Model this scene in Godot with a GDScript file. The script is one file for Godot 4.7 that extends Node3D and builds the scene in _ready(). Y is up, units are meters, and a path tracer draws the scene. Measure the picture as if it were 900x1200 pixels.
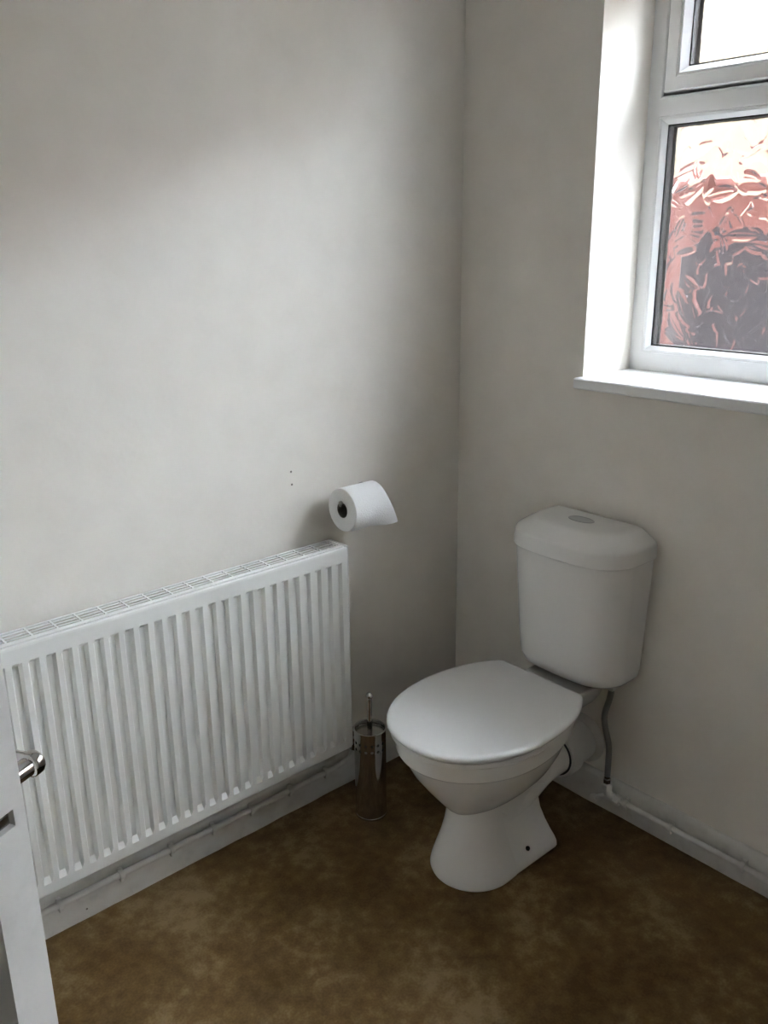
extends Node3D
# A small lavatory: radiator wall on the left, window wall on the right.
# Axes: radiator wall is the plane z = 0, window wall the plane x = 0, floor y = 0; metres.

const SKY_ENERGY := 6.0
const ZC := 0.488          # the toilet's centre line

# ------------------------------------------------------------------ mesh tools
class Soup:
	var v := PackedVector3Array()
	func tri(a: Vector3, b: Vector3, c: Vector3) -> void:
		v.append(a); v.append(b); v.append(c)
	func quad(a: Vector3, b: Vector3, c: Vector3, d: Vector3) -> void:
		tri(a, b, c); tri(a, c, d)
	func turned_out() -> Soup:          # closed shapes: clockwise seen from outside
		var s := 0.0
		for k in range(0, v.size(), 3):
			s += v[k].dot(v[k + 1].cross(v[k + 2]))
		if s > 0.0:
			for k in range(0, v.size(), 3):
				var t := v[k + 1]
				v[k + 1] = v[k + 2]
				v[k + 2] = t
		return self
	func add(o: Soup) -> Soup:
		v.append_array(o.v)
		return self
	func moved(t: Transform3D) -> Soup:
		var o := Soup.new()
		o.v = t * v
		return o
	func mesh(crease := 40.0) -> ArrayMesh:
		var n := v.size() / 3
		var fn := PackedVector3Array(); fn.resize(n)
		var at := {}
		var keys := []
		for k in n:
			var c := (v[3 * k + 2] - v[3 * k]).cross(v[3 * k + 1] - v[3 * k])
			fn[k] = c
			for j in 3:
				var q := Vector3i((v[3 * k + j] * 20000.0).round())
				keys.append(q)
				if at.has(q): at[q].append(k)
				else: at[q] = [k]
		var lim := cos(deg_to_rad(crease))
		var nn := PackedVector3Array(); nn.resize(v.size())
		for k in n:
			var f := fn[k].normalized()
			for j in 3:
				var s := Vector3.ZERO
				for o: int in at[keys[3 * k + j]]:
					if fn[o].normalized().dot(f) >= lim: s += fn[o]
				nn[3 * k + j] = s.normalized() if s.length() > 1e-14 else f
		var arr := []; arr.resize(Mesh.ARRAY_MAX)
		arr[Mesh.ARRAY_VERTEX] = v
		arr[Mesh.ARRAY_NORMAL] = nn
		var am := ArrayMesh.new()
		am.add_surface_from_arrays(Mesh.PRIMITIVE_TRIANGLES, arr)
		return am

func loft(rings: Array, cap := true, closed_path := false) -> Soup:
	var s := Soup.new()
	var n: int = rings[0].size()
	var m := rings.size()
	for i in (m if closed_path else m - 1):
		var a: PackedVector3Array = rings[i]
		var b: PackedVector3Array = rings[(i + 1) % m]
		for k in n:
			s.quad(a[k], a[(k + 1) % n], b[(k + 1) % n], b[k])
	if cap and not closed_path:
		for e in [0, m - 1]:
			var r: PackedVector3Array = rings[e]
			var c := Vector3.ZERO
			for p in r: c += p
			c /= n
			for k in n:
				if e == 0: s.tri(c, r[(k + 1) % n], r[k])
				else: s.tri(c, r[k], r[(k + 1) % n])
	return s.turned_out()

func box(a: Vector3, b: Vector3, bevel := 0.0) -> Soup:
	var rings := []
	var e := bevel
	if e <= 0.0:
		for y in [a.y, b.y]:
			rings.append(PackedVector3Array([Vector3(a.x, y, a.z), Vector3(b.x, y, a.z), Vector3(b.x, y, b.z), Vector3(a.x, y, b.z)]))
		return loft(rings)
	for l in [[a.y, e], [a.y + e, 0.0], [b.y - e, 0.0], [b.y, e]]:
		var y: float = l[0]
		var i: float = l[1]
		var c := e if i == 0.0 else e * 0.5
		var x0 := a.x + i; var x1 := b.x - i; var z0 := a.z + i; var z1 := b.z - i
		rings.append(PackedVector3Array([Vector3(x0 + c, y, z0), Vector3(x1 - c, y, z0), Vector3(x1, y, z0 + c), Vector3(x1, y, z1 - c),
			Vector3(x1 - c, y, z1), Vector3(x0 + c, y, z1), Vector3(x0, y, z1 - c), Vector3(x0, y, z0 + c)]))
	return loft(rings)

func circle(c: Vector3, u: Vector3, w: Vector3, r: float, n: int) -> PackedVector3Array:
	var o := PackedVector3Array()
	for k in n:
		var t := TAU * k / n
		o.append(c + (u * cos(t) + w * sin(t)) * r)
	return o

func turned(p0: Vector3, axis: Vector3, prof: Array, n := 32, cap := true) -> Soup:   # prof: [radius, distance along the axis]
	var ax := axis.normalized()
	var u := ax.cross(Vector3.UP if absf(ax.y) < 0.9 else Vector3.RIGHT).normalized()
	var w := ax.cross(u)
	var rings := []
	for q in prof: rings.append(circle(p0 + ax * q[1], u, w, q[0], n))
	return loft(rings, cap)

func ring_turned(p0: Vector3, axis: Vector3, prof: Array, n := 32) -> Soup:           # closed profile: a hollow turned ring
	var ax := axis.normalized()
	var u := ax.cross(Vector3.UP if absf(ax.y) < 0.9 else Vector3.RIGHT).normalized()
	var w := ax.cross(u)
	var rings := []
	for q in prof: rings.append(circle(p0 + ax * q[1], u, w, q[0], n))
	return loft(rings, false, true)

func smooth_path(pts: Array, per := 8) -> PackedVector3Array:
	var o := PackedVector3Array()
	for i in pts.size() - 1:
		var p0: Vector3 = pts[maxi(i - 1, 0)]
		var p1: Vector3 = pts[i]
		var p2: Vector3 = pts[i + 1]
		var p3: Vector3 = pts[mini(i + 2, pts.size() - 1)]
		for k in per:
			o.append(p1.cubic_interpolate(p2, p0, p3, float(k) / per))
	o.append(pts[-1])
	return o

func tube(path: PackedVector3Array, r: float, n := 16, rad := PackedFloat32Array()) -> Soup:
	var rings := []
	var t0 := (path[1] - path[0]).normalized()
	var u := t0.cross(Vector3.UP if absf(t0.y) < 0.9 else Vector3.RIGHT).normalized()
	for i in path.size():
		var t := (path[mini(i + 1, path.size() - 1)] - path[maxi(i - 1, 0)]).normalized()
		u = (u - t * u.dot(t)).normalized()
		rings.append(circle(path[i], u, t.cross(u), rad[i] if rad.size() else r, n))
	return loft(rings)

# a mitred rectangular ring in the window's plane; prof: [inset from the outer edge, x]
func mitred(z0: float, y0: float, z1: float, y1: float, prof: Array) -> Soup:
	var rings := []
	var s := Soup.new()
	var m := prof.size()
	for i in m:
		var p: Array = prof[i]
		var q: Array = prof[(i + 1) % m]
		var ca := [Vector3(p[1], y0 + p[0], z0 + p[0]), Vector3(p[1], y0 + p[0], z1 - p[0]), Vector3(p[1], y1 - p[0], z1 - p[0]), Vector3(p[1], y1 - p[0], z0 + p[0])]
		var cb := [Vector3(q[1], y0 + q[0], z0 + q[0]), Vector3(q[1], y0 + q[0], z1 - q[0]), Vector3(q[1], y1 - q[0], z1 - q[0]), Vector3(q[1], y1 - q[0], z0 + q[0])]
		for k in 4: s.quad(ca[k], ca[(k + 1) % 4], cb[(k + 1) % 4], cb[k])
	return s.turned_out()

# ------------------------------------------------------------------ nodes
var taken := {}
func numbered(called: String) -> String:
	if not taken.has(called):
		taken[called] = 0
		return called
	taken[called] += 1
	return "%s_%03d" % [called, taken[called]]

func obj(called: String, s: Soup, m: Material, parent: Node = self, crease := 40.0) -> MeshInstance3D:
	return put(called, s.mesh(crease), m, parent)

func put(called: String, mesh: Mesh, m: Material, parent: Node = self) -> MeshInstance3D:
	var o := MeshInstance3D.new()
	o.name = numbered(called) if parent == self else called
	o.mesh = mesh
	o.material_override = m
	o.cast_shadow = GeometryInstance3D.SHADOW_CASTING_SETTING_ON
	parent.add_child(o, true)
	return o

func thing(called: String, label: String, category: String, at := Vector3.ZERO, group := "") -> Node3D:
	var o := Node3D.new()
	o.name = numbered(called)
	add_child(o, true)
	o.position = at
	return tag(o, label, category, group)

func tag(o: Node3D, label: String, category := "", group := "") -> Node3D:
	o.set_meta("label", label)
	if category: o.set_meta("category", category)
	if group: o.set_meta("group", group)
	return o

func struct(o: Node3D, label: String, category: String) -> Node3D:
	o.set_meta("kind", "structure")
	return tag(o, label, category)

# ------------------------------------------------------------------ materials
func lin(r: float, g: float, b: float) -> Color:
	return Color(r, g, b).linear_to_srgb()

func mat(c: Color, rough: float, metal := 0.0, spec := 0.5) -> StandardMaterial3D:
	var m := StandardMaterial3D.new()
	m.albedo_color = c
	m.roughness = rough
	m.metallic = metal
	m.metallic_specular = spec
	return m

func noise_tex(freq: float, seed_: int, ramp: Array, octaves := 4, size := 512, kind := FastNoiseLite.TYPE_SIMPLEX_SMOOTH) -> NoiseTexture2D:
	var f := FastNoiseLite.new()
	f.seed = seed_
	f.noise_type = kind
	f.frequency = freq
	f.fractal_octaves = octaves
	var t := NoiseTexture2D.new()
	t.width = size; t.height = size
	t.seamless = true
	t.noise = f
	if ramp.size():
		var g := Gradient.new()
		var offs := PackedFloat32Array(); var cols := PackedColorArray()
		for q in ramp:
			offs.append(q[0]); cols.append(q[1])
		g.offsets = offs; g.colors = cols
		t.color_ramp = g
	return t

func triplanar(m: StandardMaterial3D, per_metre: float) -> StandardMaterial3D:
	m.uv1_triplanar = true
	m.uv1_world_triplanar = true
	m.uv1_scale = Vector3.ONE * per_metre
	return m

func relief(m: StandardMaterial3D, t: Texture2D, cm: float) -> StandardMaterial3D:
	m.heightmap_enabled = true
	m.heightmap_texture = t
	m.heightmap_scale = cm
	return m

var M := {}
func make_materials() -> void:
	# emulsion paint: a roller stipple and faint patches
	var wall_tex := noise_tex(0.012, 3, [[0.0, lin(.83, .788, .712)], [0.5, lin(.86, .818, .742)], [1.0, lin(.88, .838, .762)]], 5)
	M.wall = relief(triplanar(mat(Color.WHITE, .75), 1.1), noise_tex(0.06, 9, [], 3), .03)
	M.wall.albedo_texture = wall_tex
	M.ceiling = mat(lin(.8, .8, .79), .85)
	# marbled brown sheet vinyl: coarse clouds of dark brown and ochre with a fine grain
	var fl := Image.create(1024, 1024, false, Image.FORMAT_RGB8)
	var na := FastNoiseLite.new(); na.seed = 21; na.frequency = .0052; na.fractal_octaves = 5; na.fractal_gain = .58
	var nb := FastNoiseLite.new(); nb.seed = 44; nb.frequency = .035; nb.fractal_octaves = 4
	var nc := FastNoiseLite.new(); nc.seed = 5; nc.frequency = .22; nc.fractal_octaves = 2
	var ca := Vector3(.108, .063, .025); var cb := Vector3(.180, .114, .048); var cc := Vector3(.275, .195, .098)
	for y in 1024:
		for x in 1024:
			# mirrored quadrants would show: blend two shifted samples for a seamless tile
			var wx := smoothstep(0.0, 1.0, clampf((x - 824) / 200.0, 0, 1))
			var wy := smoothstep(0.0, 1.0, clampf((y - 824) / 200.0, 0, 1))
			var a := lerpf(lerpf(na.get_noise_2d(x, y), na.get_noise_2d(x - 1024, y), wx), lerpf(na.get_noise_2d(x, y - 1024), na.get_noise_2d(x - 1024, y - 1024), wx), wy)
			var b := lerpf(lerpf(nb.get_noise_2d(x, y), nb.get_noise_2d(x - 1024, y), wx), lerpf(nb.get_noise_2d(x, y - 1024), nb.get_noise_2d(x - 1024, y - 1024), wx), wy)
			var c := nc.get_noise_2d(x, y)
			var t := clampf(.5 + a * .75 + b * .42 + c * .22, 0, 1)
			var col := ca.lerp(cb, t / .55) if t < .55 else cb.lerp(cc, (t - .55) / .45)
			fl.set_pixel(x, y, lin(col.x, col.y, col.z))
	M.floor = triplanar(mat(Color.WHITE, .5, 0, .2), .62)
	M.floor.albedo_texture = ImageTexture.create_from_image(fl)
	relief(M.floor, noise_tex(0.09, 12, [], 3), .03)
	# old gloss paint with brush marks and scuffs
	M.gloss = triplanar(mat(Color.WHITE, .42), 1.4)
	M.gloss.albedo_texture = noise_tex(0.02, 31, [[0.0, lin(.60, .58, .53)], [0.35, lin(.70, .68, .63)], [1.0, lin(.76, .745, .70)]], 6)
	relief(M.gloss, noise_tex(0.03, 8, [], 4), .05)
	M.door = triplanar(mat(Color.WHITE, .45), 1.7)
	M.door.albedo_texture = noise_tex(0.016, 77, [[0.0, lin(.62, .605, .565)], [0.3, lin(.71, .695, .66)], [1.0, lin(.75, .735, .70)]], 6)
	relief(M.door, noise_tex(0.02, 18, [], 4), .12)
	M.enamel = mat(lin(.84, .84, .80), .3)
	M.ceramic = mat(lin(.84, .825, .79), .12)
	M.seat_plastic = mat(lin(.86, .855, .835), .2)
	M.plastic = mat(lin(.74, .73, .69), .4)
	M.upvc = mat(lin(.87, .87, .86), .28)
	M.sill = mat(lin(.88, .88, .87), .3)
	M.rubber = mat(lin(.012, .012, .013), .55)
	M.spacer = triplanar(mat(Color.WHITE, .6), 6.0)
	M.spacer.albedo_texture = noise_tex(0.05, 5, [[0.0, lin(.006, .005, .005)], [1.0, lin(.022, .017, .016)]], 3, 256)
	M.chrome = mat(lin(.55, .54, .53), .09, 1.0)
	M.steel = mat(lin(.42, .40, .38), .22, 1.0)
	M.dark_hole = mat(lin(.01, .01, .01), .8)
	M.button = mat(lin(.40, .40, .39), .3, .8)
	M.hose = relief(mat(lin(.27, .265, .26), .45, .4), noise_tex(0.2, 2, [], 2, 256), .1)
	triplanar(M.hose, 12.0)
	M.paper = relief(triplanar(mat(lin(.86, .855, .84), .95), 5.0), noise_tex(0.08, 6, [], 3), .08)
	M.card = mat(lin(.20, .18, .15), .9)
	M.wood = mat(lin(.20, .13, .08), .7)
	# clear inner pane
	M.clear = mat(Color(1, 1, 1, .003), .0)
	M.clear.transparency = BaseMaterial3D.TRANSPARENCY_ALPHA
	# moulded outer pane: solid glass
	M.glass = mat(Color(1, 1, 1, .0), .0)
	M.glass.refraction_enabled = true
	M.glass.refraction_scale = .05
	# outdoors
	M.brick = triplanar(mat(Color.WHITE, .9), .8)
	M.brick.albedo_texture = noise_tex(0.05, 14, [[0.0, lin(.115, .05, .042)], [0.5, lin(.15, .064, .053)], [1.0, lin(.19, .087, .072)]], 4)
	M.render_coat = mat(lin(.20, .18, .12), .95)
	M.gate = mat(lin(.012, .011, .015), .8)
	M.paving = mat(lin(.10, .095, .09), .95)
	M.tile = mat(lin(.16, .10, .08), .9)

# ------------------------------------------------------------------ build
func _ready() -> void:
	var cam := Camera3D.new()
	cam.name = "camera"
	cam.fov = 60.909
	cam.near = .02
	cam.transform = Transform3D(Basis(Vector3(.747992, -.010699, .663621), Vector3(.206373, .954055, -.217229), Vector3(-.630807, .299439, .715834)), Vector3(-1.80534, 1.49713, 1.71516))
	add_child(cam)
	cam.current = true

	var sky_mat := ProceduralSkyMaterial.new()      # overcast
	sky_mat.sky_top_color = lin(.81, .893, 1.0)
	sky_mat.sky_horizon_color = lin(.27, .298, .333)
	sky_mat.sky_curve = .6          # three times as bright overhead as at the skyline
	sky_mat.ground_bottom_color = lin(.2, .19, .18)
	sky_mat.ground_horizon_color = lin(.3, .29, .28)
	sky_mat.sky_energy_multiplier = 1.0
	var sky := Sky.new(); sky.sky_material = sky_mat
	var env := Environment.new()
	env.background_mode = Environment.BG_SKY
	env.sky = sky
	env.background_energy_multiplier = SKY_ENERGY
	env.tonemap_mode = Environment.TONE_MAPPER_LINEAR
	env.tonemap_exposure = 13.2
	env.sdfgi_enabled = true
	env.ssao_enabled = true
	env.ssil_enabled = true
	var we := WorldEnvironment.new()
	we.environment = env
	we.name = "environment"
	add_child(we)

	make_materials()
	build_shell()
	build_window()
	build_skirting()
	build_door()
	build_outdoors()
	build_radiator()
	build_toilet()
	build_paper()
	build_brush()

# --- room
const X0 := -2.9       # far side wall
const Z1 := 2.5        # wall behind the camera
const H := 2.42
const WZ0 := .4205     # window opening
const WZ1 := 2.10
const WY0 := 1.150
const WY1 := 2.14
const XF := .20        # inner face of the window frame

func build_shell() -> void:
	var o := obj("floor", box(Vector3(X0 - .1, -.12, -.1), Vector3(.32, 0, Z1 + .1)), M.floor)
	struct(o, "marbled brown sheet vinyl floor", "floor")
	o = obj("ceiling", box(Vector3(X0 - .1, H, -.1), Vector3(.32, H + .12, Z1 + .1)), M.ceiling)
	struct(o, "plain white ceiling above the window", "ceiling")
	o = obj("wall_left", box(Vector3(X0 - .1, 0, -.1), Vector3(.32, H, 0)), M.wall)
	struct(o, "off white painted wall behind the radiator", "wall")
	# two old screw holes in the paint
	for p in [Vector2(-.599, .950), Vector2(-.598, .917)]:
		obj("screw_hole", turned(Vector3(p.x, p.y, -.004), Vector3.BACK, [[.0025, 0.0], [.0027, .0045]], 10), M.card, o)
	# window wall around the opening
	var s := Soup.new()
	s.add(box(Vector3(0, 0, 0), Vector3(.32, H, WZ0)))
	s.add(box(Vector3(0, 0, WZ1), Vector3(.32, H, Z1)))
	s.add(box(Vector3(0, 0, WZ0), Vector3(.32, WY0, WZ1)))
	s.add(box(Vector3(0, WY1, WZ0), Vector3(.32, H, WZ1)))
	o = obj("wall_right", s, M.wall)
	struct(o, "off white painted wall with the window, behind the toilet", "wall")
	o = obj("wall_back", box(Vector3(X0 - .1, 0, Z1), Vector3(.32, H, Z1 + .1)), M.wall)
	struct(o, "off white painted wall facing the radiator", "wall")
	o = obj("wall_far", box(Vector3(X0 - .1, 0, 0), Vector3(X0, H, Z1)), M.wall)
	struct(o, "off white painted wall facing the window", "wall")
	# the partition that carries the door, with its opening, and its return
	s = Soup.new()
	s.add(box(Vector3(-2.06, 0, 0), Vector3(-1.96, H, .29)))
	s.add(box(Vector3(-2.06, 0, 1.115), Vector3(-1.96, H, 1.22)))
	s.add(box(Vector3(-2.06, 2.03, .29), Vector3(-1.96, H, 1.115)))
	s.add(box(Vector3(X0, 0, 1.12), Vector3(-2.06, H, 1.22)))
	o = obj("wall_partition", s, M.wall)
	struct(o, "off white partition wall that carries the door", "wall")

# --- window
func leaf_glass(z0: float, y0: float, z1: float, y1: float, x0: float, cell: float, seed_: int) -> ArrayMesh:
	# a pane moulded with overlapping leaves on its room side, flat on the other
	var rng := RandomNumberGenerator.new()
	rng.seed = seed_
	var nz := int((z1 - z0) / cell); var ny := int((y1 - y0) / cell)
	var h := PackedFloat32Array(); h.resize((nz + 1) * (ny + 1)); h.fill(0.0)
	var count := int((z1 - z0) * (y1 - y0) / .0011)
	for i in count:
		var c := Vector2(rng.randf_range(z0, z1), rng.randf_range(y0, y1))
		var ang := rng.randf_range(0, TAU)
		var ln := rng.randf_range(.026, .052)
		var wd := ln * rng.randf_range(.30, .48)
		var d := Vector2(cos(ang), sin(ang)); var e := Vector2(-d.y, d.x)
		var tilt := Vector2(rng.randf_range(-.045, .045), rng.randf_range(-.06, .06))
		var bend := rng.randf_range(-.25, .25)
		var dome := rng.randf_range(.0004, .0016)
		var za := maxi(0, int((c.x - ln - z0) / cell)); var zb := mini(nz, int((c.x + ln - z0) / cell) + 1)
		var ya := maxi(0, int((c.y - ln - y0) / cell)); var yb := mini(ny, int((c.y + ln - y0) / cell) + 1)
		for yy in range(ya, yb + 1):
			for zz in range(za, zb + 1):
				var q := Vector2(z0 + zz * cell, y0 + yy * cell) - c
				var a := q.dot(d) / ln
				if absf(a) >= 1.0: continue
				var b := (q.dot(e) - bend * ln * (1.0 - a * a) * .6) / (wd * (1.0 - a * a) + .0005)
				if absf(b) >= 1.0: continue
				var edge := clampf((1.0 - absf(b)) * 4.0, 0, 1) * clampf((1.0 - absf(a)) * 5.0, 0, 1)
				var rib := maxf(0.0, 1.0 - absf(b) * 6.0) * .0006
				var hh := .0011 + dome * (1.0 - b * b) * (1.0 - a * a) + tilt.x * q.x + tilt.y * q.y - rib
				h[yy * (nz + 1) + zz] = lerpf(h[yy * (nz + 1) + zz], hh, edge * .95)
	for pass_ in 1:
		var g := h.duplicate()
		for yy in range(1, ny):
			for zz in range(1, nz):
				var k := yy * (nz + 1) + zz
				g[k] = h[k] * .4 + .15 * (h[k - 1] + h[k + 1] + h[k - nz - 1] + h[k + nz + 1])
		h = g
	var vs := PackedVector3Array(); var ns := PackedVector3Array(); var ix := PackedInt32Array()
	for yy in ny + 1:
		for zz in nz + 1:
			var k := yy * (nz + 1) + zz
			var on_edge := zz == 0 or yy == 0 or zz == nz or yy == ny
			vs.append(Vector3(x0 - (0.0 if on_edge else clampf(h[k], -.003, .006)), y0 + yy * cell, z0 + zz * cell))
			var dz := (h[yy * (nz + 1) + mini(zz + 1, nz)] - h[yy * (nz + 1) + maxi(zz - 1, 0)]) / (2 * cell)
			var dy := (h[mini(yy + 1, ny) * (nz + 1) + zz] - h[maxi(yy - 1, 0) * (nz + 1) + zz]) / (2 * cell)
			ns.append(Vector3(-1, -dy, -dz).normalized())
	for yy in ny:
		for zz in nz:
			var k := yy * (nz + 1) + zz
			var a := k; var b := k + 1; var c := k + nz + 2; var d := k + nz + 1
			ix.append_array(PackedInt32Array([a, b, c, a, c, d]))
	# flat outer face and the four edges
	var xb := x0 + .005
	var ye := y0 + ny * cell; var ze := z0 + nz * cell
	var faces := [
		[Vector3(xb, y0, z0), Vector3(xb, ye, z0), Vector3(xb, ye, ze), Vector3(xb, y0, ze), Vector3.RIGHT],
		[Vector3(x0, y0, z0), Vector3(xb, y0, z0), Vector3(xb, y0, ze), Vector3(x0, y0, ze), Vector3.DOWN],
		[Vector3(x0, ye, z0), Vector3(x0, ye, ze), Vector3(xb, ye, ze), Vector3(xb, ye, z0), Vector3.UP],
		[Vector3(x0, y0, z0), Vector3(x0, ye, z0), Vector3(xb, ye, z0), Vector3(xb, y0, z0), Vector3.FORWARD],
		[Vector3(x0, y0, ze), Vector3(xb, y0, ze), Vector3(xb, ye, ze), Vector3(x0, ye, ze), Vector3.BACK]]
	for f in faces:
		var b0 := vs.size()
		for k in 4:
			vs.append(f[k]); ns.append(f[4])
		ix.append_array(PackedInt32Array([b0, b0 + 1, b0 + 2, b0, b0 + 2, b0 + 3]))
	# wind every triangle clockwise about its normal
	for k in range(0, ix.size(), 3):
		var g := (vs[ix[k + 1]] - vs[ix[k]]).cross(vs[ix[k + 2]] - vs[ix[k]])
		if g.dot(ns[ix[k]]) > 0.0:
			var t := ix[k + 1]; ix[k + 1] = ix[k + 2]; ix[k + 2] = t
	var arr := []; arr.resize(Mesh.ARRAY_MAX)
	arr[Mesh.ARRAY_VERTEX] = vs; arr[Mesh.ARRAY_NORMAL] = ns; arr[Mesh.ARRAY_INDEX] = ix
	var am := ArrayMesh.new()
	am.add_surface_from_arrays(Mesh.PRIMITIVE_TRIANGLES, arr)
	return am

func build_window() -> void:
	var w := Node3D.new()
	w.name = "window_1"
	add_child(w)
	struct(w, "white plastic window with leaf patterned obscure glass below plain top lights", "window")
	# outer frame
	var z0 := .402; var z1 := 2.118; var y0 := 1.158; var y1 := 2.155
	obj("outer_frame", mitred(z0, y0, z1, y1, [[0, XF + .07], [0, XF], [.052, XF], [.056, XF + .003], [.057, XF + .07]]), M.upvc, w, 20)
	# transom bar with sloped upper and lower shoulders, and a mullion
	var ya := 1.764; var yb := 1.815; var zm := 1.26
	var rings := []
	for z in [z0 + .05, z1 - .05]:
		rings.append(PackedVector3Array([Vector3(XF + .07, ya - .004, z), Vector3(XF + .004, ya, z), Vector3(XF - .001, ya + .006, z), Vector3(XF - .001, yb - .008, z), Vector3(XF + .004, yb - .002, z), Vector3(XF + .07, yb, z)]))
	obj("transom", loft(rings), M.upvc, w, 20)
	obj("mullion", box(Vector3(XF, y0 + .05, zm - .026), Vector3(XF + .07, y1 - .05, zm + .026), .004), M.upvc, w, 20)
	var q := .018
	for i in 2:
		# fixed light: bead, gasket, clear inner sheet, dark spacer bar, moulded outer sheet
		var lz0 := z0 + .052 if i == 0 else zm + .026
		var lz1 := zm - .026 if i == 0 else z1 - .052
		var ly0 := y0 + .052; var ly1 := 1.768
		obj("glazing_bead", mitred(lz0, ly0, lz1, ly1, [[0, XF + .03], [0, XF + .002], [.003, XF - .001], [.008, XF + .001], [.018, XF + .014], [.018, XF + .03]]), M.upvc, w, 20)
		obj("gasket", mitred(lz0 + .016, ly0 + .016, lz1 - .016, ly1 - .016, [[0, XF + .03], [0, XF + .013], [.0045, XF + .0145], [.0045, XF + .03]]), M.rubber, w, 20)
		obj("inner_pane", box(Vector3(XF + .0165, ly0 + q, lz0 + q), Vector3(XF + .0175, ly1 - q, lz1 - q)), M.clear, w)
		obj("spacer_bar", spacer(lz0 + q, ly0 + q, lz1 - q, ly1 - q, XF + .020, 1 + i), M.spacer, w)
		put("patterned_pane", leaf_glass(lz0 + q, ly0 + q, lz1 - q, ly1 - q, XF + .042, .002, 11 + i), M.glass, w)
		# top light: its own sash, a little proud of the frame
		var sz0 := z0 + .064 if i == 0 else zm + .014
		var sz1 := zm - .014 if i == 0 else z1 - .064
		var sy0 := 1.819; var sy1 := y1 - .058
		var sash := obj("top_sash", mitred(sz0, sy0, sz1, sy1, [[0, XF + .06], [0, XF - .008], [.003, XF - .012], [.030, XF - .012], [.034, XF - .009], [.034, XF + .06]]), M.upvc, w, 20)
		obj("rebate_stop", mitred(sz0 - .02, sy0 - .02, sz1 + .02, sy1 + .02, [[0, XF + .070], [0, XF + .061], [.048, XF + .061], [.048, XF + .070]]), M.upvc, sash, 20)
		obj("glazing_bead", mitred(sz0 + .034, sy0 + .034, sz1 - .034, sy1 - .034, [[0, XF + .03], [0, XF - .009], [.004, XF - .011], [.018, XF + .006], [.018, XF + .03]]), M.upvc, sash, 20)
		obj("gasket", mitred(sz0 + .05, sy0 + .05, sz1 - .05, sy1 - .05, [[0, XF + .03], [0, XF + .005], [.0045, XF + .0065], [.0045, XF + .03]]), M.rubber, sash, 20)
		var uy0 := sy0 + .034 + q; var uy1 := sy1 - .034 - q; var uz0 := sz0 + .034 + q; var uz1 := sz1 - .034 - q
		obj("inner_pane", box(Vector3(XF + .0085, uy0, uz0), Vector3(XF + .0095, uy1, uz1)), M.clear, sash)
		obj("spacer_bar", spacer(uz0, uy0, uz1, uy1, XF + .012, 3 + i), M.spacer, sash)
		obj("outer_pane", box(Vector3(XF + .034, uy0, uz0), Vector3(XF + .038, uy1, uz1)), M.clear, sash)
	# sill board, nosing proud of the wall
	var sill := obj("window_sill", box(Vector3(-.031, 1.138, .4127), Vector3(XF + .03, 1.164, 2.12), .003), M.sill, w)
	tag(sill, "white sill board with a square nosing")

func spacer(z0: float, y0: float, z1: float, y1: float, x: float, seed_: int) -> Soup:
	# the sealed unit's edge bar, and the ragged line of black sealant on the outer sheet
	var rng := RandomNumberGenerator.new(); rng.seed = seed_
	var s := mitred(z0, y0, z1, y1, [[0, x + .014], [0, x], [.003, x], [.003, x + .014]])
	var step := .006
	for upright in [true, false]:
		for side in 2:
			var sg := 1.0 if side == 0 else -1.0
			var a := y0 if upright else z0
			var b := y1 if upright else z1
			var n := int((b - a) / step)
			var rings := []
			for k in n + 1:
				var t := a + (b - a) * k / n
				var wv := (.0115 if upright else (.003 if side == 0 else .0055)) + rng.randf_range(-.0008, .0012)
				var r := PackedVector3Array()
				for q in [[.0145, 0.0], [.0145, wv], [.016, wv], [.016, 0.0]]:
					if upright: r.append(Vector3(x + q[0], t, (z0 if side == 0 else z1) + sg * q[1]))
					else: r.append(Vector3(x + q[0], (y0 if side == 0 else y1) + sg * q[1], t))
				rings.append(r)
			s.add(loft(rings))
	return s

# --- skirting boards and the painted pipes clipped to them
func skirting_profile(along_x: bool, a: float, b: float, h: float, d: float) -> Soup:
	var rings := []
	var n := 40
	var rng := RandomNumberGenerator.new(); rng.seed = 7
	for k in n + 1:
		var t := lerpf(a, b, float(k) / n)
		var foot := rng.randf_range(-.002, .003)
		var pr := [Vector2(-.002, 0), Vector2(d + foot * .6, 0), Vector2(d, .012), Vector2(d, h - .014), Vector2(d - .003, h - .005), Vector2(d - .008, h), Vector2(-.002, h)]
		var r := PackedVector3Array()
		for q in pr: r.append(Vector3(t, q.y, q.x) if along_x else Vector3(-q.x, q.y, t))
		rings.append(r)
	return loft(rings)

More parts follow.
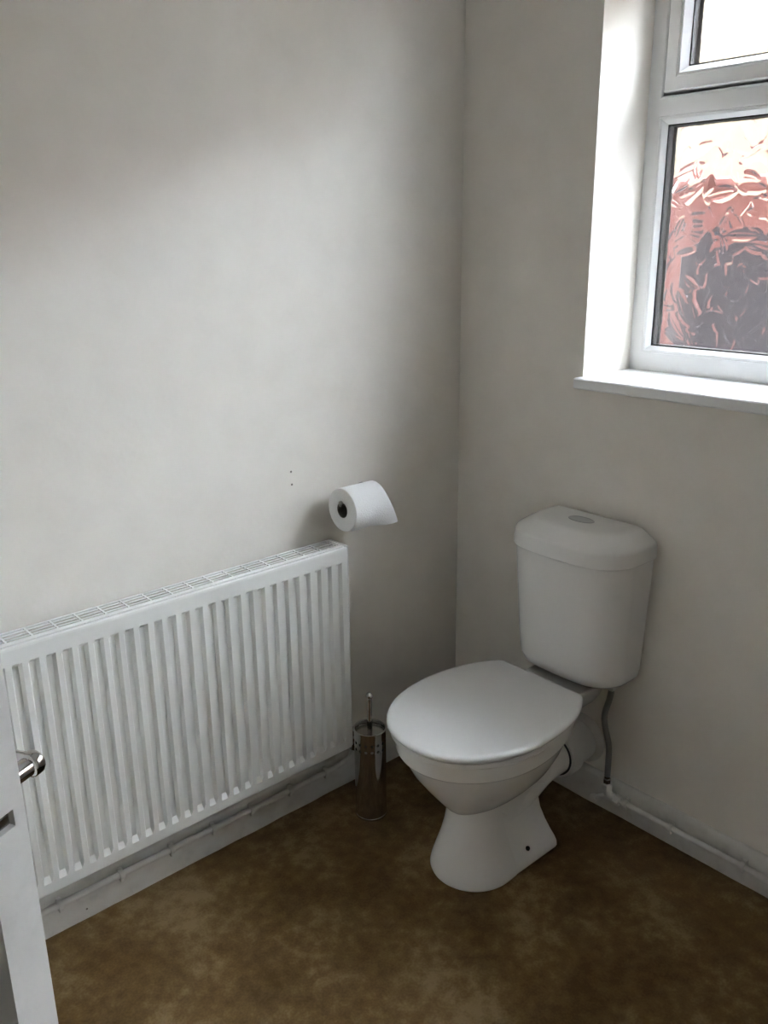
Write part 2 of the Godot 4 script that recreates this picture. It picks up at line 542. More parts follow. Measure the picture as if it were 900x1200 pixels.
func build_skirting() -> void:
	var o := obj("baseboard_left", skirting_profile(true, -1.96, -.002, .108, .016), M.gloss, self, 35)
	struct(o, "old grey white painted skirting board below the radiator", "skirting board")
	obj("nail_hole", turned(Vector3(-1.238, .025, .0125), Vector3.BACK, [[.0022, 0.0], [.0024, .0040]], 10), M.card, o)
	o = obj("baseboard_right", skirting_profile(false, .016, Z1, .100, .016), M.gloss, self, 35)
	struct(o, "old grey white painted skirting board below the window", "skirting board")
	# heating pipe along the radiator wall; it bends up to the radiator at its right end
	var t := thing("heating_pipe", "white painted pipe clipped to the skirting below the radiator", "pipe")
	var path := smooth_path([Vector3(-1.93, .080, .027), Vector3(-1.2, .080, .027), Vector3(-.62, .079, .027), Vector3(-.55, .080, .028), Vector3(-.50, .086, .033), Vector3(-.467, .105, .042), Vector3(-.46, .135, .05)], 6)
	obj("pipe", tube(path, .0078, 14), M.gloss, t)
	for x in [-1.45, -1.299, -1.153, -1.022, -.905, -.79, -.667, -.545]:
		obj("pipe_clip", clip_shape(Vector3(x, .080, .027), true), M.gloss, t)
	# radiator valve standing on that pipe, behind the brush
	obj("valve", turned(Vector3(-.46, .13, .05), Vector3.UP, [[.010, 0], [.0125, .001], [.0125, .018], [.009, .020], [.009, .05], [.011, .052], [.011, .062], [.007, .066]], 16), M.chrome, t)
	obj("valve_tail", turned(Vector3(-.46, .168, .05), Vector3.LEFT, [[.008, 0], [.011, .004], [.011, .022], [.008, .024], [.008, .040]], 16), M.chrome, t)
	# cold feed along the window wall
	t = thing("water_pipe", "white painted water pipe clipped to the skirting below the window", "pipe")
	path = smooth_path([Vector3(-.030, .060, .595), Vector3(-.030, .060, .70), Vector3(-.030, .059, 1.2), Vector3(-.030, .059, 1.9), Vector3(-.030, .059, 2.42)], 6)
	obj("pipe", tube(path, .0078, 14), M.gloss, t)
	for z in [.656, .787, .98, 1.2, 1.45, 1.7, 1.95, 2.2]:
		obj("pipe_clip", clip_shape(Vector3(-.030, .059, z), false), M.gloss, t)
	# elbow and compression joint under the hose
	var s := tube(smooth_path([Vector3(-.030, .060, .640), Vector3(-.031, .061, .615), Vector3(-.035, .070, .603), Vector3(-.038, .092, .601)], 6), .0115, 16)
	s.add(turned(Vector3(-.038, .082, .601), Vector3.UP, [[.012, 0], [.015, .002], [.015, .018], [.012, .021]], 6))
	s.add(turned(Vector3(-.030, .060, .622), Vector3.BACK, [[.012, 0], [.0155, .002], [.0155, .016], [.012, .018]], 6))
	tag(obj("elbow_joint", s, M.gloss, t, 30), "lumpy paint covered elbow joint")
	s = tube(smooth_path([Vector3(-.031, .058, .61), Vector3(-.034, .050, .585), Vector3(-.036, .036, .566)], 5), .0075, 12)
	s.add(turned(Vector3(-.036, .036, .566), Vector3(0, -.5, -.9), [[.009, -.004], [.011, 0], [.011, .010], [.006, .013]], 12))
	obj("drain_stub", s, M.gloss, t, 30)

func clip_shape(p: Vector3, along_x: bool) -> Soup:
	var ax := Vector3.RIGHT if along_x else Vector3.BACK
	var s := ring_turned(p, ax, [[.0078, -.006], [.0108, -.006], [.0116, -.004], [.0116, .004], [.0108, .006], [.0078, .006]], 16)
	if along_x:
		s.add(box(Vector3(p.x - .006, p.y - .018, .0155), Vector3(p.x + .006, p.y + .014, p.z - .004), .002))
		s.add(box(Vector3(p.x - .004, p.y - .020, p.z - .006), Vector3(p.x + .004, p.y - .006, p.z + .004), .0015))
	else:
		s.add(box(Vector3(p.x + .004, p.y - .014, p.z - .006), Vector3(-.0155, p.y + .016, p.z + .006), .002))
		s.add(box(Vector3(p.x - .004, p.y - .018, p.z - .004), Vector3(p.x + .006, p.y - .006, p.z + .004), .0015))
	return s

# --- the half open door whose closing edge shows at the left
func build_door() -> void:
	var d := Node3D.new()
	d.name = "door_1"
	add_child(d)
	struct(d, "grey white painted door standing ajar with a chrome lever handle", "door")
	# from the hinge towards the closing edge: local +x; local +z is the face towards the camera's left
	var edge := Vector3(-1.6085, 0, .9995)
	var u := Vector3(.438, 0, .899).normalized()
	var wd := .762
	var b := Basis(u, Vector3.UP, u.cross(Vector3.UP))
	d.transform = Transform3D(b, edge - u * wd)
	# the near right arris lies at local z = 0
	var zr := 0.0; var zl := .044 
	if b.z.dot(Vector3.RIGHT) > 0.0: zl = -.044
	var za := minf(zr, zl); var zb := maxf(zr, zl)
	var hy := 1.012; var hh := .0085; var zc := (za + zb) * .5; var hw := .0095
	var s := box(Vector3(0, .008, za), Vector3(wd - .03, 1.985, zb))
	s.add(box(Vector3(wd - .03, .008, za), Vector3(wd, hy - hh, zb)))
	s.add(box(Vector3(wd - .03, hy + hh, za), Vector3(wd, 1.985, zb)))
	s.add(box(Vector3(wd - .03, hy - hh, za), Vector3(wd, hy + hh, zc - hw)))
	s.add(box(Vector3(wd - .03, hy - hh, zc + hw), Vector3(wd, hy + hh, zb)))
	obj("leaf", s, M.door, d)
	obj("latch_bolt", box(Vector3(wd - .03, hy - hh + .001, zc - hw + .001), Vector3(wd - .004, hy + hh - .004, zc + hw - .003), .0015), M.steel, d)
	# lever furniture on both faces
	var ly := 1.008
	for side in 2:
		var z := zr if side == 0 else zl
		var n := Vector3(0, 0, signf(zr - zl)) if side == 0 else Vector3(0, 0, signf(zl - zr))
		var c := Vector3(wd - .052, ly, z)
		var hnd := obj("lever_handle", lever(c, n), M.chrome, d, 35)
		tag(hnd, "chrome lever handle")
		obj("rose", turned(c, n, [[.026, 0], [.026, .004], [.023, .008], [.012, .009]], 32), M.chrome, hnd)

func lever(c: Vector3, n: Vector3) -> Soup:
	var s := turned(c, n, [[.0098, .004], [.0098, .056], [.0118, .057], [.0130, .059], [.0130, .066], [.0115, .069], [.007, .0705]], 24)
	var rings := []
	for q in [[.004, .013, .008], [-.02, .012, .006], [-.06, .010, .005], [-.100, .009, .0045], [-.108, .006, .003]]:
		var m := c + n * .061 + Vector3(q[0], 0, 0)
		var r := PackedVector3Array()
		for k in 16:
			var t := TAU * k / 16
			r.append(m + Vector3(0, sin(t) * q[1], 0) + n * cos(t) * q[2])
		rings.append(r)
	s.add(loft(rings))
	return s

# --- what lies beyond the obscure glass
func build_outdoors() -> void:
	var o := obj("ground", box(Vector3(.34, -.5, -14), Vector3(16, -.15, 16)), M.paving)
	struct(o, "grey paved yard outside the window", "ground")
	var t := thing("garden_wall", "red brick garden wall across the passage outside the window", "wall", Vector3.ZERO)
	obj("brickwork", box(Vector3(1.7, -.15, -7), Vector3(1.92, 1.66, 8)), M.brick, t)
	obj("coping", box(Vector3(1.67, 1.66, -7), Vector3(1.95, 1.72, 8), .01), M.brick, t)
	t = thing("yard_gate", "dark slate grey boarded gate against the brick wall outside", "gate", Vector3(1.6, -.15, .47))
	for k in 9:
		obj("board", box(Vector3(0, .05, -.66 + k * .146), Vector3(.025, 1.63, -.66 + k * .146 + .1456), .002), M.gate, t)
	for y in [.3, 1.4]:
		obj("rail", box(Vector3(.025, y, -.66), Vector3(.07, y + .1, .65)), M.gate, t)
	for z in [-.70, .66]:
		obj("gate_post", box(Vector3(0, 0, z - .045), Vector3(.09, 1.67, z + .045), .005), M.gate, t)
	# next door, close by, and the terrace opposite
	t = thing("neighbouring_house", "cream rendered house rising behind the brick garden wall", "house", Vector3(2.7, -.15, -3.4))
	obj("wall", box(Vector3(0, 0, -3.6), Vector3(4, 4.3, 3.6)), M.render_coat, t)
	var s := Soup.new()
	s.add(loft([PackedVector3Array([Vector3(-.2, 4.3, -3.8), Vector3(4.2, 4.3, -3.8), Vector3(2, 5.6, -3.8)]), PackedVector3Array([Vector3(-.2, 4.3, 3.8), Vector3(4.2, 4.3, 3.8), Vector3(2, 5.6, 3.8)])]))
	obj("roof", s, M.tile, t)
	t = thing("terrace_house", "rendered terrace house standing opposite with a tiled roof", "house", Vector3(9, -.15, 6.5))
	obj("wall", box(Vector3(0, 0, -6), Vector3(5, 4.3, 8)), M.render_coat, t)
	s = Soup.new()
	s.add(loft([PackedVector3Array([Vector3(-.3, 4.3, -6.3), Vector3(5.3, 4.3, -6.3), Vector3(2.5, 6.0, -6.3)]), PackedVector3Array([Vector3(-.3, 4.3, 8.3), Vector3(5.3, 4.3, 8.3), Vector3(2.5, 6.0, 8.3)])]))
	obj("roof", s, M.tile, t)
	# the rest of this house's outer wall, above and beside the room
	s = box(Vector3(0, H + .121, -7), Vector3(.32, 5.4, 8))
	s.add(box(Vector3(0, -.15, -7), Vector3(.32, H + .121, -.101)))
	s.add(box(Vector3(0, -.15, Z1 + .101), Vector3(.32, H + .121, 8)))
	struct(obj("wall_outer", s, M.brick), "red brick outer wall of the house around the window", "wall")

# --- radiator
func build_radiator() -> void:
	var t := thing("radiator", "white ribbed panel radiator with a slotted top grille on the left wall", "radiator", Vector3(-1.0017, 0, 0))
	var y0 := .1747; var y1 := .7543; var zf := .0978; var hw := .4962
	var pitch := 1.0 / 30.0
	# pressed front panel
	var xs := [-hw]
	var deep := [0.0]
	for k in 29:
		var c := (k - 14) * pitch
		for q in [[-.0112, 0.0], [-.0066, 1.0], [.0056, 1.0], [.0112, 0.0]]:
			xs.append(c + q[0]); deep.append(q[1])
	xs.append(hw); deep.append(0.0)
	var ys := [y0 + .006, y0 + .028, y0 + .041, y1 - .045, y1 - .037, y1 - .006]
	var dy := [0.0, 0.0, 1.0, 1.0, 0.0, 0.0]
	var s := Soup.new()
	var D := .0088
	for i in ys.size() - 1:
		for k in xs.size() - 1:
			var p := func(a: int, b: int) -> Vector3: return Vector3(xs[a], ys[b], zf - D * deep[a] * dy[b])
			s.quad(p.call(k, i), p.call(k, i + 1), p.call(k + 1, i + 1), p.call(k + 1, i))
	# rolled upper and lower edges and the back of the sheet
	var edge := [[y1 - .006, zf], [y1 - .002, zf - .001], [y1, zf - .004], [y1 - .001, zf - .008], [y1 - .012, zf - .0115], [y0 + .012, zf - .0115], [y0 + .001, zf - .008], [y0, zf - .004], [y0 + .002, zf - .001], [y0 + .006, zf]]
	for k in edge.size() - 1:
		var a: Array = edge[k]; var b: Array = edge[k + 1]
		s.quad(Vector3(-hw, a[0], a[1]), Vector3(-hw, b[0], b[1]), Vector3(hw, b[0], b[1]), Vector3(hw, a[0], a[1]))
	for sx in [-hw, hw]:
		var m := Vector3(sx, (y0 + y1) * .5, zf - .006)
		for k in edge.size():
			var a: Array = edge[k]; var b: Array = edge[(k + 1) % edge.size()]
			if sx < 0: s.tri(m, Vector3(sx, b[0], b[1]), Vector3(sx, a[0], a[1]))
			else: s.tri(m, Vector3(sx, a[0], a[1]), Vector3(sx, b[0], b[1]))
	obj("front_panel", s.turned_out(), M.enamel, t, 30)
	# folded convector fins welded to the back of the panel
	s = Soup.new()
	var nf := 58
	for k in nf:
		var xa := -hw + .02 + k * (2 * hw - .04) / nf
		var xb := xa + (2 * hw - .04) / nf * .5
		s.add(box(Vector3(xa, y0 + .04, .056), Vector3(xa + .0012, y1 - .05, .0865)))
		s.add(box(Vector3(xa, y0 + .04, .055), Vector3(xb, y1 - .05, .0562)))
		s.add(box(Vector3(xb, y0 + .04, .056), Vector3(xb + .0012, y1 - .05, .0865)))
	obj("convector_fins", s, M.enamel, t)
	# top grille: five long bars, crossed by short ones
	s = Soup.new()
	var g0 := .0215; var g1 := .0865; var gt := y1 + .0015
	var zs := [g0 + .0025, .0352, .0487, .0622, .0795]
	var ws := [.005, .0042, .0042, .0042, .013]
	for k in 5:
		s.add(box(Vector3(-hw, gt - (.0032 if k in [1, 2, 3] else .007), zs[k] - ws[k] * .5), Vector3(hw, gt - (.0012 if k in [1, 2, 3] else 0.0), zs[k] + ws[k] * .5), .0006))
	var np := .0514
	for k in 20:
		var x := hw - .012 - k * np
		if x < -hw + .004: break
		s.add(box(Vector3(x - .0024, gt - .003, g0), Vector3(x + .0022, gt - .0004, g1), .0005))
	for sx in [-1.0, 1.0]:
		s.add(box(Vector3(sx * (hw - .004) - .004, gt - .007, g0), Vector3(sx * (hw - .004) + .004, gt, g1), .0008))
	obj("top_grille", s, M.enamel, t)
	# end covers
	for sx: float in [-1.0, 1.0]:
		var xa := .4985 * sx; var xb := .5025 * sx
		obj("side_cover", box(Vector3(minf(xa, xb), y0 + .004, .020), Vector3(maxf(xa, xb), gt + .001, zf - .003), .0012), M.enamel, t)
	for x in [-.36, .36]:
		obj("wall_bracket", box(Vector3(x - .02, y0 + .01, .001), Vector3(x + .02, y1 - .06, .056), .002), M.enamel, t)

# --- toilet
func egg(y: float, xf: float, xm: float, xb: float, hw: float, hb: float, n := 72, pf := 2.0) -> PackedVector3Array:
	# plan outline: round front, widest at xm, narrowing to a straight back edge of half width hb
	var r := PackedVector3Array()
	var half := []
	var m := n / 2
	for k in m + 1:
		var t := float(k) / m
		if t < .6:
			var a := t / .6 * PI * .5
			half.append(Vector2(xm - (xm - xf) * pow(cos(a), 2.0 / pf), hw * pow(sin(a), 2.0 / pf)))
		else:
			var q := (t - .6) / .4
			half.append(Vector2(lerpf(xm, xb, q), lerpf(hw, hb, q * q)))
	for k in m + 1: r.append(Vector3(half[k].x, y, ZC + half[k].y))
	for k in range(m, 0, -1): r.append(Vector3(half[k].x, y, ZC - half[k].y))
	return r

# measured outline of the seat lid: [x, half width]
const LID := [[-.6625, 0.0], [-.6595, .035], [-.648, .074], [-.628, .108], [-.600, .137], [-.565, .161], [-.530, .177], [-.480, .190], [-.430, .195], [-.380, .194], [-.330, .187], [-.280, .174], [-.240, .156], [-.212, .138], [-.203, .130], [-.199, .121]]
func lid_ring(y: float, inset: float) -> PackedVector3Array:
	var half := PackedVector3Array()
	var pts := []
	for q in LID: pts.append(Vector3(q[0], 0, q[1]))
	half = smooth_path(pts, 4)
	var full := PackedVector3Array()
	for k in half.size(): full.append(Vector3(half[k].x, y, ZC + half[k].z))
	for k in range(half.size() - 1, 0, -1): full.append(Vector3(half[k].x, y, ZC - half[k].z))
	if inset == 0.0: return full
	var out := PackedVector3Array()
	var n := full.size()
	for k in n:
		var d := (full[(k + 1) % n] - full[(k + n - 1) % n]).normalized()
		out.append(full[k] + inward(full[k], d) * inset)
	return out

func inward(p: Vector3, d: Vector3) -> Vector3:
	var nrm := Vector3(-d.z, 0, d.x)
	var c := Vector3(-.40, p.y, ZC) - p
	return nrm if nrm.dot(c) > 0.0 else -nrm

func box_ring(y: float, xa: float, xb: float, hw: float, r: float, bow := 0.0, n := 8) -> PackedVector3Array:
	# rounded rectangle in plan; the front edge (xa) may bow forwards
	var o := PackedVector3Array()
	var cs := [[xb - .006, hw - .006, .006, 0.0], [xa + r, hw - r, r, 90.0], [xa + r, -hw + r, r, 180.0], [xb - .006, -hw + .006, .006, 270.0]]
	for q in cs:
		for k in n + 1:
			var a := deg_to_rad(q[3] + 90.0 * k / n)
			var p := Vector2(q[0] + cos(a) * q[2], q[1] + sin(a) * q[2])
			var f := clampf((xb - p.x) / (xb - xa), 0, 1)
			o.append(Vector3(p.x - bow * (1.0 - pow(p.y / hw, 2)) * f, y, ZC + p.y))
		if q[3] == 90.0:     # points along the bowed front
			for k in range(1, 12):
				var z := lerpf(hw - r, -hw + r, k / 12.0)
				o.append(Vector3(xa - bow * (1.0 - pow(z / hw, 2)), y, ZC + z))
	return o

func shifted(r: PackedVector3Array) -> PackedVector3Array:      # the cistern sits a touch off the pan's centre line
	return Transform3D(Basis.IDENTITY, Vector3(0, 0, .0125)) * r

func build_toilet() -> void:
	var t := thing("toilet", "white ceramic close coupled toilet with its lid closed", "toilet")
	# pan: foot, pedestal, bowl, rim, deck and outlet in one piece of ceramic
	var s := Soup.new()
	var rings := []
	for q in [[.400, -.640, .176], [.396, -.646, .181], [.362, -.644, .180], [.356, -.640, .177], [.353, -.632, .170], [.335, -.624, .164], [.30, -.605, .151], [.265, -.580, .132], [.235, -.557, .108], [.21, -.537, .086], [.19, -.52, .066], [.172, -.50, .045]]:
		rings.append(egg(q[0], q[1], -.43 + (.40 - q[0]) * .15, -.215 - (.40 - q[0]) * .25, q[2], q[2] * .72))
	s.add(loft(rings))
	rings = []     # front of the pedestal, cut off behind
	for q in [[.0, -.546, .106, -.395], [.006, -.548, .108, -.393], [.02, -.545, .105, -.393], [.05, -.535, .096, -.396], [.09, -.522, .083, -.402], [.13, -.514, .073, -.407], [.17, -.510, .066, -.412], [.21, -.510, .063, -.418], [.24, -.510, .063, -.42]]:
		rings.append(egg(q[0], q[1], -.435, q[3], q[2], q[2] * .985))
	s.add(loft(rings))
	rings = []     # rear foot and web
	for q in [[.0, -.235, .103], [.006, -.233, .105], [.018, -.233, .103], [.03, -.235, .097], [.045, -.238, .086], [.07, -.241, .069], [.10, -.245, .055], [.15, -.25, .047], [.20, -.25, .047], [.26, -.24, .055], [.34, -.23, .08]]:
		rings.append(box_ring(q[0], -.47, q[1], q[2], .012, 0.0))
	s.add(loft(rings))
	s.add(tube(smooth_path([Vector3(-.43, .14, ZC), Vector3(-.37, .115, ZC), Vector3(-.31, .118, ZC), Vector3(-.25, .150, ZC), Vector3(-.19, .172, ZC), Vector3(-.115, .176, ZC)], 6), .053, 28))
	s.add(tube(smooth_path([Vector3(-.40, .22, ZC), Vector3(-.33, .235, ZC), Vector3(-.27, .215, ZC), Vector3(-.22, .175, ZC)], 6), .056, 28))
	rings = []     # deck that carries the cistern
	for q in [[.335, -.24, -.06, .066], [.36, -.25, -.055, .082], [.392, -.255, -.05, .093], [.399, -.253, -.052, .091], [.401, -.25, -.055, .088]]:
		rings.append(box_ring(q[0], q[1], q[2], q[3], .012, 0.0))
	s.add(loft(rings))
	var pan := obj("pan", s, M.ceramic, t, 45)
	# fixing hole in the foot on each side
	for sz in [-1.0, 1.0]:
		obj("fixing_hole", turned(Vector3(-.338, .040, ZC + sz * .0905), Vector3(0, .45, sz), [[.0055, -.004], [.006, .0022], [.0055, .003]], 14), M.dark_hole, pan)
	# seat ring and lid
	rings = []
	for q in [[.4015, .012], [.404, .008], [.415, .0065], [.4175, .009]]: rings.append(lid_ring(q[0], q[1]))
	obj("seat", loft(rings), M.seat_plastic, t, 50)
	rings = []
	for q in [[.4195, .006], [.421, .0025], [.425, .0], [.429, .0], [.4325, .0022], [.435, .007], [.4365, .014]]: rings.append(lid_ring(q[0], q[1]))
	for q in [[.4378, .82], [.4386, .5], [.4389, .2]]:
		var r := PackedVector3Array()
		for p: Vector3 in rings[6]: r.append(Vector3(-.41 + (p.x + .41) * q[1], q[0], ZC + (p.z - ZC) * q[1]))
		rings.append(r)
	obj("lid", loft(rings), M.seat_plastic, t, 60)
	for sz in [-1.0, 1.0]:
		obj("hinge", turned(Vector3(-.193, .4145, ZC + sz * .075 - .02), Vector3.BACK, [[.008, 0], [.0105, .002], [.0105, .038], [.008, .04]], 16), M.seat_plastic, t)
	# cistern
	rings = []
	for q in [[.404, -.085, .085, .0], [.407, -.105, .112, .004], [.416, -.128, .138, .012], [.432, -.144, .150, .017], [.455, -.152, .155, .020], [.52, -.158, .158, .022], [.62, -.163, .162, .023], [.70, -.167, .166, .023], [.752, -.169, .168, .023]]:
		rings.append(shifted(box_ring(q[0], q[1], -.012, q[2], minf(.072, q[2] - .01), q[3])))
	obj("cistern", loft(rings), M.ceramic, t, 50)
	rings = []
	for q in [[.7535, .004, .0], [.7545, .0012, .0], [.757, 0.0, 0.0], [.788, .0012, 0.0], [.794, .003, 0.0], [.799, .0075, 0.0], [.815, .030, .0], [.8205, .039, 0.0], [.8235, .046, 0.0], [.8250, .06, 0.0]]:
		var i: float = q[1]
		rings.append(shifted(box_ring(q[0], -.176 + i, -.010 - i * .12, .174 - i, .078 - i * .4, .024)))
	var cl := obj("cistern_lid", loft(rings), M.ceramic, t, 60)
	# flush button: an oval plate let into the lid
	s = Soup.new()
	rings = []
	for q in [[.822, 1.0], [.8255, 1.0], [.8265, .95], [.8262, .88], [.8255, .85]]:
		var r := PackedVector3Array()
		for k in 40:
			var a := TAU * k / 40
			r.append(Vector3(-.075 + .0205 * q[1] * cos(a), q[0], ZC + .006 + .037 * q[1] * sin(a)))
		rings.append(r)
	var bt := obj("flush_button", loft(rings), M.button, cl)
	tag(bt, "oval chrome push button")
	# soil connector from the pan outlet into the wall
	var pc := obj("pan_connector", ring_turned(Vector3(-.128, .176, ZC), Vector3.RIGHT, [[.056, 0], [.064, -.001], [.068, .003], [.068, .042], [.058, .052], [.056, .128], [.050, .128], [.050, .05]], 36), M.plastic, t)
	tag(pc, "white plastic soil pipe collar")
	obj("rubber_seal", ring_turned(Vector3(-.1295, .176, ZC), Vector3.RIGHT, [[.0525, 0], [.0585, -.002], [.0585, .012], [.0525, .012]], 36), M.rubber, pc)
	obj("wall_seal", turned(Vector3(-.0005, .176, ZC), Vector3.LEFT, [[.072, 0], [.070, .006], [.060, .016], [.056, .018]], 28), M.gloss, pc)
	# flexible hose from the cistern down to the feed
	var h := thing("supply_hose", "dark grey flexible hose hanging from the cistern to the skirting pipe", "hose")
	var path := smooth_path([Vector3(-.055, .412, .606), Vector3(-.052, .36, .598), Vector3(-.048, .305, .584), Vector3(-.046, .265, .588), Vector3(-.046, .22, .602), Vector3(-.044, .17, .603), Vector3(-.040, .125, .601)], 8)
	obj("braided_tube", tube(path, .0080, 14), M.hose, h)
	obj("lower_nut", turned(Vector3(-.039, .102, .601), Vector3(-.05, 1, 0), [[.009, 0], [.0105, .002], [.0105, .013], [.009, .015], [.008, .016], [.0078, .034], [.007, .036]], 6), M.steel, h, 20)
	obj("upper_nut", turned(Vector3(-.055, .387, .604), Vector3.UP, [[.008, 0], [.011, .002], [.011, .022], [.010, .024]], 8), M.plastic, h, 20)

# --- paper roll on its holder
func build_paper() -> void:
	var c := Vector3(-.4985, .845, .072)      # near end of the roll, on its axis
	var t := thing("toilet_roll", "white toilet paper roll with a loose torn end on the wall holder", "toilet roll", c)
	var L := .108; var R := .0555
	obj("paper", ring_turned(Vector3.ZERO, Vector3.RIGHT, [[.0205, .0005], [R - .002, .0], [R, .0015], [R, L - .0015], [R - .002, L], [.0205, L - .0005]], 48), M.paper, t)
	obj("core", ring_turned(Vector3.ZERO, Vector3.RIGHT, [[.0192, .001], [.0205, .001], [.0205, L - .001], [.0192, L - .001]], 32), M.card, t)
	# the loose sheet comes off over the front and flares at its far lower corner
	var nu := 20; var nv := 26
	var outer := []
	for side: float in [1.0, 0.0]:
		var grid := []
		for i in nu + 1:
			var u := float(i) / nu
			var row := PackedVector3Array()
			for k in nv + 1:
				var v := float(k) / nv
				var ang := deg_to_rad(lerpf(100, -58 + 40 * u * u, v))      # from the top over the front, downwards
				var off := .0008 + .0005 * side
				var flare := pow(maxf(0.0, v - .45) / .55, 2.0)
				var crn := pow(u, 3.0) * flare
				var fold := flare * .004 * sin(u * 9.0) * u
				var r := R + off + fold + flare * .002 + crn * .022
				row.append(Vector3(lerpf(.0015, L - .001, u) + crn * .012, r * sin(ang) - crn * .012, r * cos(ang)))
			grid.append(row)
		outer.append(grid)
	var s := Soup.new()
	for i in nu:
		for k in nv:
			s.quad(outer[0][i][k], outer[0][i + 1][k], outer[0][i + 1][k + 1], outer[0][i][k + 1])
			s.quad(outer[1][i][k], outer[1][i][k + 1], outer[1][i + 1][k + 1], outer[1][i + 1][k])
	for k in nv:
		s.quad(outer[0][0][k], outer[0][0][k + 1], outer[1][0][k + 1], outer[1][0][k])
		s.quad(outer[0][nu][k + 1], outer[0][nu][k], outer[1][nu][k], outer[1][nu][k + 1])
	for i in nu:
		s.quad(outer[0][i + 1][0], outer[0][i][0], outer[1][i][0], outer[1][i + 1][0])
		s.quad(outer[0][i][nv], outer[0][i + 1][nv], outer[1][i + 1][nv], outer[1][i][nv])
	obj("loose_sheet", s.turned_out(), M.paper, t, 60)
	# holder: a plate on the wall, an arm, and a bar through the core
	var h := thing("roll_holder", "chrome wall arm holding the toilet roll", "roll holder", Vector3(-.375, .862, 0))
	obj("wall_plate", turned(Vector3.ZERO, Vector3.BACK, [[.019, 0], [.019, .005], [.016, .009], [.008, .010]], 28), M.chrome, h)
	obj("arm", tube(smooth_path([Vector3(0, 0, .006), Vector3(0, 0, .05), Vector3(-.004, 0, .066), Vector3(-.018, 0, .072), Vector3(-.08, .0, .072), Vector3(-.128, 0, .072)], 6), .0045, 14), M.chrome, h)
	obj("end_stop", turned(Vector3(-.122, 0, .072), Vector3.LEFT, [[.005, 0], [.0075, .002], [.0075, .007], [.005, .009]], 16), M.chrome, h)

# --- brush in its perforated holder
func build_brush() -> void:
	var c := Vector3(-.4965, 0, .1635)
	var r := .0425; var top := .262
	var t := thing("toilet_brush_holder", "perforated stainless steel toilet brush holder on the floor beside the radiator", "brush holder", c)
	obj("can", perforated(r, .004, top), M.chrome, t, 60)
	obj("rim", ring_turned(Vector3.ZERO, Vector3.UP, [[r - .002, top - .004], [r + .0012, top - .003], [r + .0016, top], [r + .0006, top + .0018], [r - .002, top + .001]], 48), M.chrome, t)
	obj("base_ring", turned(Vector3.ZERO, Vector3.UP, [[r - .001, 0], [r + .001, .001], [r + .001, .006], [r, .0075]], 48), M.chrome, t)
	var b := thing("toilet_brush", "toilet brush with a ball ended steel handle standing in its holder", "brush", c)
	obj("cover_disc", turned(Vector3.ZERO, Vector3.UP, [[r - .003, top - .012], [r - .003, top - .010], [.012, top - .0085], [.008, top - .008]], 40), M.steel, b)
	obj("handle", turned(Vector3.ZERO, Vector3.UP, [[.0068, top - .06], [.0068, top - .009], [.0066, .348], [.005, .350]], 20), M.chrome, b)
	var pr := []
	for k in 13:
		var a := PI * k / 12
		pr.append([maxf(.0004, .0098 * sin(a)), .357 - .0098 * cos(a)])
	obj("ball_knob", turned(Vector3.ZERO, Vector3.UP, pr, 24), M.chrome, b)
	obj("bristle_head", turned(Vector3.ZERO, Vector3.UP, [[.02, .03], [.034, .04], [.036, .10], [.02, .13], [.0068, .14]], 24), M.plastic, b)

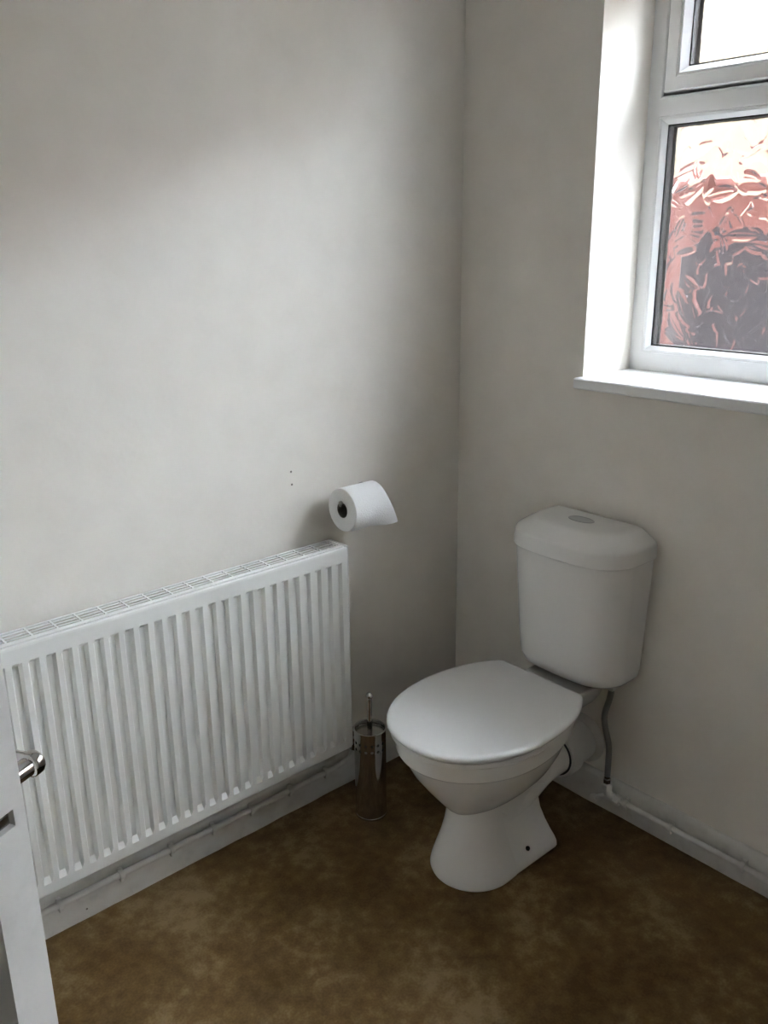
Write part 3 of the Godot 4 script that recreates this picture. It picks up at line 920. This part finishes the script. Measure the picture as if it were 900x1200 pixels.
func perforated(r: float, y0: float, y1: float) -> Soup:
	# sheet cylinder with two rows of real holes: the cells of each hole are cut as an octagon
	var s := Soup.new()
	var nh := 16                         # holes round the can
	var rows := [.211, .230]
	var hr := .0042
	var cw := TAU / nh
	var p := func(a: float, y: float, rr: float) -> Vector3: return Vector3(rr * sin(a), y, rr * cos(a))
	var ri := r - .0008
	var ch := .0095
	var cuts := [y0, rows[0] - ch, rows[0] + ch, rows[1] + ch, y1]
	for seg in 4:
		var ya: float = cuts[seg]; var yb: float = cuts[seg + 1]
		for k in nh:
			var a0 := cw * k
			if seg in [0, 3]:
				for q in 4:
					var aa := a0 + cw * q / 4; var ab := a0 + cw * (q + 1) / 4
					s.quad(p.call(aa, ya, r), p.call(aa, yb, r), p.call(ab, yb, r), p.call(ab, ya, r))
					s.quad(p.call(aa, ya, ri), p.call(ab, ya, ri), p.call(ab, yb, ri), p.call(aa, yb, ri))
			else:
				var am := a0 + cw * .5; var ym := (ya + yb) * .5
				var m := 16
				for q in m:
					var t0 := TAU * q / m; var t1 := TAU * (q + 1) / m
					var i0 := Vector2(cos(t0), sin(t0)); var i1 := Vector2(cos(t1), sin(t1))
					var o0 := i0 / maxf(absf(i0.x), absf(i0.y)); var o1 := i1 / maxf(absf(i1.x), absf(i1.y))
					var hx := hr / r
					var A: Vector3 = p.call(am + o0.x * cw * .5, ym + o0.y * (yb - ya) * .5, r); var B: Vector3 = p.call(am + o1.x * cw * .5, ym + o1.y * (yb - ya) * .5, r)
					var C: Vector3 = p.call(am + i1.x * hx, ym + i1.y * hr, r); var D: Vector3 = p.call(am + i0.x * hx, ym + i0.y * hr, r)
					s.quad(A, B, C, D)
					var A2: Vector3 = p.call(am + o0.x * cw * .5, ym + o0.y * (yb - ya) * .5, ri); var B2: Vector3 = p.call(am + o1.x * cw * .5, ym + o1.y * (yb - ya) * .5, ri)
					var C2: Vector3 = p.call(am + i1.x * hx, ym + i1.y * hr, ri); var D2: Vector3 = p.call(am + i0.x * hx, ym + i0.y * hr, ri)
					s.quad(B2, A2, D2, C2)
					s.quad(D, C, C2, D2)
	# outward faces clockwise
	for k in range(0, s.v.size(), 3):
		var n := (s.v[k + 2] - s.v[k]).cross(s.v[k + 1] - s.v[k])
		var m := (s.v[k] + s.v[k + 1] + s.v[k + 2]) / 3.0
		var rad := Vector3(m.x, 0, m.z)
		var outward := rad.length() > r - .0004 * 1.2
		if absf(n.normalized().dot(rad.normalized())) > .7 and (n.dot(rad) > 0.0) != outward:
			var tmp := s.v[k + 1]; s.v[k + 1] = s.v[k + 2]; s.v[k + 2] = tmp
	return s
